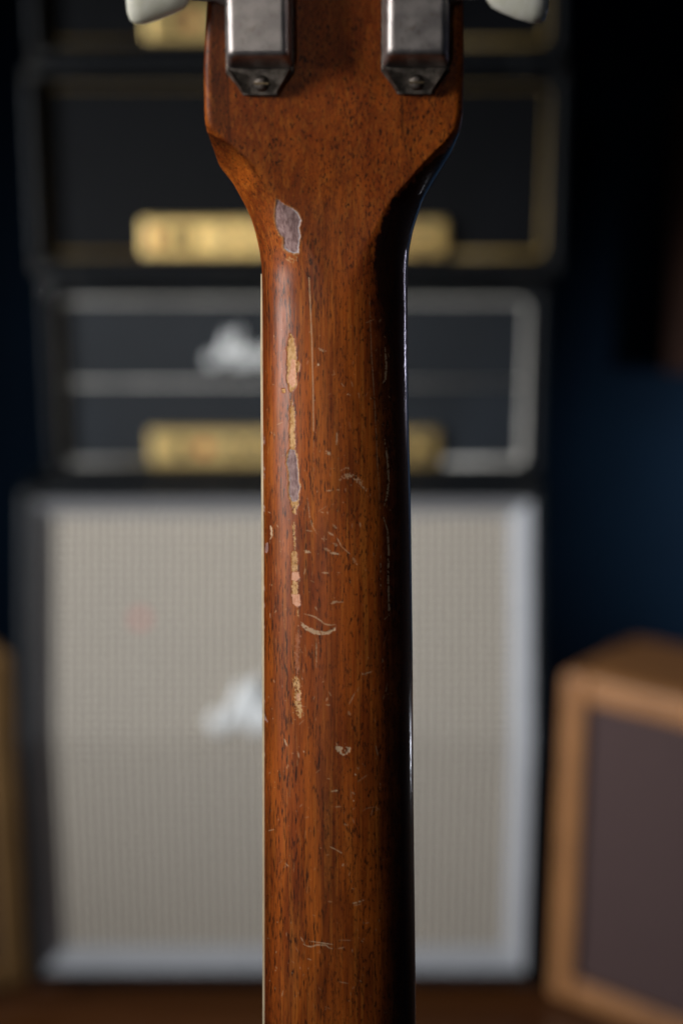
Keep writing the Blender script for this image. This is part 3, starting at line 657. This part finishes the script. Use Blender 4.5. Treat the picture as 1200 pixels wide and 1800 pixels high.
S([(674, 910), (681, 932), (683, 969), (682, 1012), (683, 1049), (684, 1081), (675, 1089)], 1.4, 1, gap=.33); S([(669, 972), (669, 1045)], .9, .7, gap=.72)
S([(681, 1201), (677, 1220), (672, 1230)], 1.0, .6, gap=.45); S([(672, 1150), (673, 1190)], .9, .6, gap=.7); S([(669, 1350), (668, 1390)], .9, .7, gap=.68); S([(657, 1296), (664, 1330)], .9, .5, gap=.6)
# stray flecks and hairlines
for k in range(330):
    x = rng.uniform(466, 690); y_ = rng.uniform(560, 1790); l = rng.exponential(3.5) + .6; a = rng.normal(math.pi / 2, .7) if rng.rand() < .6 else rng.uniform(0, math.pi)
    S([(x, y_), (x + l * math.cos(a), y_ + l * math.sin(a))], rng.uniform(.35, .75), rng.uniform(.15, .6), rough=.3, dep=.00001)
for k in range(46):
    x = rng.uniform(468, 545); y_ = rng.uniform(700, 1760); S([(x, y_), (x + rng.uniform(-2, 2), y_ + rng.uniform(8, 34))], rng.uniform(.35, .55), rng.uniform(.12, .35), 'tan', .3, .3, .00001)
# glued wings of the headstock; darker lacquer plus painted shade in throat and right flank
for x0 in (399, 706):
    d = np.abs(PXg - x0 - (PYg - 120) * (.01 if x0 > 600 else .03)); A['seam'] = np.maximum(A['seam'], np.clip(1.6 - d / 2.4, 0, 1) * np.clip((262 - PYg) / 25, 0, 1) * .65)
wing = np.clip((398 + (PYg - 120) * .03 - PXg) / 4, 0, 1) * np.clip((235 - PYg) / 20, 0, 1); A['seam'] = np.maximum(A['seam'], wing * .55 * np.clip((PXg - 366) / 8, 0, 1))
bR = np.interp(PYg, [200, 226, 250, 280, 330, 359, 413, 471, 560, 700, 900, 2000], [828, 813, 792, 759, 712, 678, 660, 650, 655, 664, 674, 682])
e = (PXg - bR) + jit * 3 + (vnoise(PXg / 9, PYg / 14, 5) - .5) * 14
dkR = np.clip(e / np.interp(PYg, [200, 460, 620, 2000], [5, 6, 42, 42]) + np.interp(PYg, [460, 620], [0, .35]), 0, 1) * np.interp(PYg, [200, 235, 440, 560, 760, 1000, 2000], [0, .88, .93, .90, .86, .84, .82]); A['dark'] = np.maximum(A['dark'], dkR)  # right flank: dark lacquer and the flank's shade painted as one mask
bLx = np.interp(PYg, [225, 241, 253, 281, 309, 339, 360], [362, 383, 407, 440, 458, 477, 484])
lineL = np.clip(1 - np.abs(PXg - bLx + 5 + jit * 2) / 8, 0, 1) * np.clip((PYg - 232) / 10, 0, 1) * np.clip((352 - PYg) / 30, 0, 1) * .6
flankL = np.clip((bLx - PXg) / 5, 0, 1) * np.clip((PYg - 228) / 8, 0, 1) * np.clip((300 - PYg) / 70, 0, 1) * .85  # shade along the left throat crease, painted into the colour
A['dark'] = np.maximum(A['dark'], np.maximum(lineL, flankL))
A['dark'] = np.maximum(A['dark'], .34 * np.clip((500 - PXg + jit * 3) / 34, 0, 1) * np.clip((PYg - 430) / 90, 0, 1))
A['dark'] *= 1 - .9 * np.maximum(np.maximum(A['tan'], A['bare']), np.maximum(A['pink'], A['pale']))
A['short'] = np.maximum(np.clip((430 - PYg) / 140, 0, 1), .85 * np.clip((PXg - 560) / 45 + (jit * .5), 0, 1)); A['head'] = np.clip((430 - PYg) / 140, 0, 1)
# sink the chips and scratches into the lacquer along the surface normal
dr = np.gradient(grid, axis=0); dc = np.gradient(grid, axis=1); nn = np.cross(dc, dr); nn /= np.linalg.norm(nn, axis=2, keepdims=True) + 1e-12
nn *= np.sign(nn[len(rows) // 2, NC // 2, 2])
grid2 = grid - nn * A['dep'][..., None] * 1.8
V = grid2.reshape(-1, 3); nr = len(rows)
idx = np.arange(nr * NC).reshape(nr, NC)
q = np.stack([idx[:-1, :-1], idx[1:, :-1], idx[1:, 1:], idx[:-1, 1:]], -1).reshape(-1, 4)
front = np.stack([idx[:-1, -1], idx[1:, -1], idx[1:, 0], idx[:-1, 0]], -1)
q = np.concatenate([q, front])
me = bpy.data.meshes.new('neck')
nq = len(q); caps = [idx[0, :], idx[-1, ::-1]]
loops = np.concatenate([q.reshape(-1)] + caps).astype(np.int32)
starts = np.concatenate([np.arange(nq) * 4, [nq * 4, nq * 4 + NC]]).astype(np.int32); tot = np.concatenate([np.full(nq, 4), [NC, NC]]).astype(np.int32)
me.vertices.add(len(V)); me.vertices.foreach_set('co', V.reshape(-1).astype(np.float32))
me.loops.add(len(loops)); me.loops.foreach_set('vertex_index', loops)
me.polygons.add(len(starts)); me.polygons.foreach_set('loop_start', starts); me.polygons.foreach_set('loop_total', tot)
sm = np.ones(len(starts), bool); sm[nq - len(front):] = False; me.polygons.foreach_set('use_smooth', sm)
me.update(calc_edges=True); me.validate()
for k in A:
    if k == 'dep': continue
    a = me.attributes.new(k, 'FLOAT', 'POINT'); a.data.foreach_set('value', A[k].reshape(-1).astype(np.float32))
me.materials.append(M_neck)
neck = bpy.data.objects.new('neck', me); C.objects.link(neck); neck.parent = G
neck['label'] = 'worn brown mahogany neck and headstock back with chips, flakes and scratches'

# fretboard, its cream bindings, nut
def strip_mesh(name, pyr, fx0, fx1, z0, z1, mat):
    bm = bmesh.new(); rings = []
    for py in pyr:
        a = fx0(py); b = fx1(py)
        Yv = -(py - 900) * DN / F
        rings.append([(a, Yv, z0(py)), (b, Yv, z0(py)), (b, Yv, z1(py)), (a, Yv, z1(py))])
    loft(bm, rings); return link(name, bm, mat, G)
pyr = [492, 520, 560, 620, 700, 900, 1100, 1300, 1500, 1700, 1900, 2058]
edge = lambda T, py, off, z: (float(tab(T, np.array([float(py)]), 12)[0]) + off - 600) * (DN - z) / F
ztop = lambda py: -float(np.interp(py, rows, TH)) + .0006
z2 = lambda py: ztop(py) - .0052
xL = lambda py: edge(sil_L, py, -float(np.interp(py, [470, 500, 620], [1.2, 2.2, 3.2])), -.0175); xR = lambda py: edge(sil_R, py, -2.0, -.0175)
strip_mesh('fretboard', pyr, lambda p: xL(p) + .0016, lambda p: xR(p) - .0016, ztop, z2, M_rose)
strip_mesh('binding', pyr, xL, lambda p: xL(p) + .0016, lambda p: ztop(p) + .0001, lambda p: z2(p) - .0001, M_bind)
strip_mesh('binding', pyr, lambda p: xR(p) - .0016, xR, lambda p: ztop(p) + .0001, lambda p: z2(p) - .0001, M_bind)
strip_mesh('nut', [466, 491], xL, xR, ztop, lambda p: z2(p) - .002, M_bind)

# ------------------------------------------------------------------ tuners
TA = math.atan(.30)
def tuner_frame(px, py):
    zb = float(np.interp(py, rows, ZB)); x, y, z = P(px, py, zb)
    return Matrix(((1, 0, 0, x), (0, math.cos(TA), -math.sin(TA), y), (0, math.sin(TA), math.cos(TA), z), (0, 0, 0, 1)))
def tuner(px, py, side):
    """side: -1 button to the left, +1 to the right; u across, v up the headstock, w out of it (metres)"""
    t = bpy.data.objects.new('tuner', None); C.objects.link(t); t.empty_display_size = .01
    t.parent = G; t.matrix_local = tuner_frame(px, py)
    t['label'] = 'nickel tuner with pale button on the %s side' % ('left' if side < 0 else 'right')
    # base plate with tapering tab
    bm = bmesh.new(); w0 = .0096
    pts = [(-w0, .036), (-w0, -.0004), (-.0066, -.0040), (-.0048, -.0068), (.0048, -.0068), (.0066, -.0040), (w0, -.0004), (w0, .036), (.0046, .042), (-.0046, .042)]
    prism(bm, [(a, b, .0001) for a, b in pts], (0, 0, .0014)); link('base_plate', bm, M_tarnish, t, bevel=.0005)
    # housing: drafted cover
    bm = bmesh.new(); rings = []
    for w, hx, v0, v1 in ((.0014, .0092, .0004, .0345), (.0040, .0091, .0014, .0342), (.0090, .0084, .0033, .0332), (.0106, .0075, .0042, .0325)):
        r = .0012; ring = []
        for cx, cy, a0 in ((hx - r, v1 - r, 0), (-hx + r, v1 - r, 90), (-hx + r, v0 + r, 180), (hx - r, v0 + r, 270)):
            for k in range(4): ang = RX(a0 + 30 * k); ring.append((cx + r * math.cos(ang), cy + r * math.sin(ang), w))
        rings.append(ring)
    loft(bm, rings); link('housing', bm, M_nickel, t, bevel=.0011, seg=4)
    # mounting screw on the tab
    bm = bmesh.new(); cyl(bm, (.0004, -.0034, .0014), (0, 0, 1), [(0, .0023), (.0008, .0021), (.0014, .0013), (.0016, .0005)], 18); sc = link('screw', bm, M_tarnish, t, smooth=True)
    bm = bmesh.new(); bx(bm, -.0017, .0025, -.0037, -.0031, .0026, .00315); link('screw_slot', bm, M_bush, sc)
    # worn ridges folded down from cover to tab
    for s in (-1, 1):
        bm = bmesh.new(); loft(bm, [[(s * .0092, .0002, .0014), (s * .0082, .0002, .0014), (s * .0085, .0006, .0046)], [(s * .0052, -.0060, .0014), (s * .0040, -.0060, .0014), (s * .0045, -.0058, .0022)]]); link('rib', bm, M_tarnish, t)
    # shaft, collar, button
    sy, sz = SHAFT; d = side
    bm = bmesh.new(); cyl(bm, (d * .0085, sy, sz), (d, 0, 0), [(0, .0030), (.0012, .0032), (.0030, .0022), (.0100, .0017), (.0108, .0017)], 16); link('shaft', bm, M_nickel, t, smooth=True)
    bm = bmesh.new(); n = 28; rings = []
    for u, hh, tk in ((.0, .0022, .0020), (.0006, .0030, .0026), (.0016, .0042, .0031), (.0045, .0056, .0036), (.0085, .0071, .0042), (.0125, .0082, .0046), (.0150, .0082, .0045), (.0163, .0074, .0038), (.0170, .0056, .0026), (.0172, .003, .0012)):
        rings.append([(d * (.0190 + u), sy + hh * math.copysign(abs(math.cos(a)) ** .75, math.cos(a)), sz + tk * math.copysign(abs(math.sin(a)) ** .85, math.sin(a))) for a in [2 * math.pi * k / n for k in range(n)]])
    loft(bm, rings); link('button', bm, M_pearl, t, smooth=True)
    return t
SHAFT = (.0205, .0050)
tuner(457, 124, -1)
tuner(729, 122, 1)
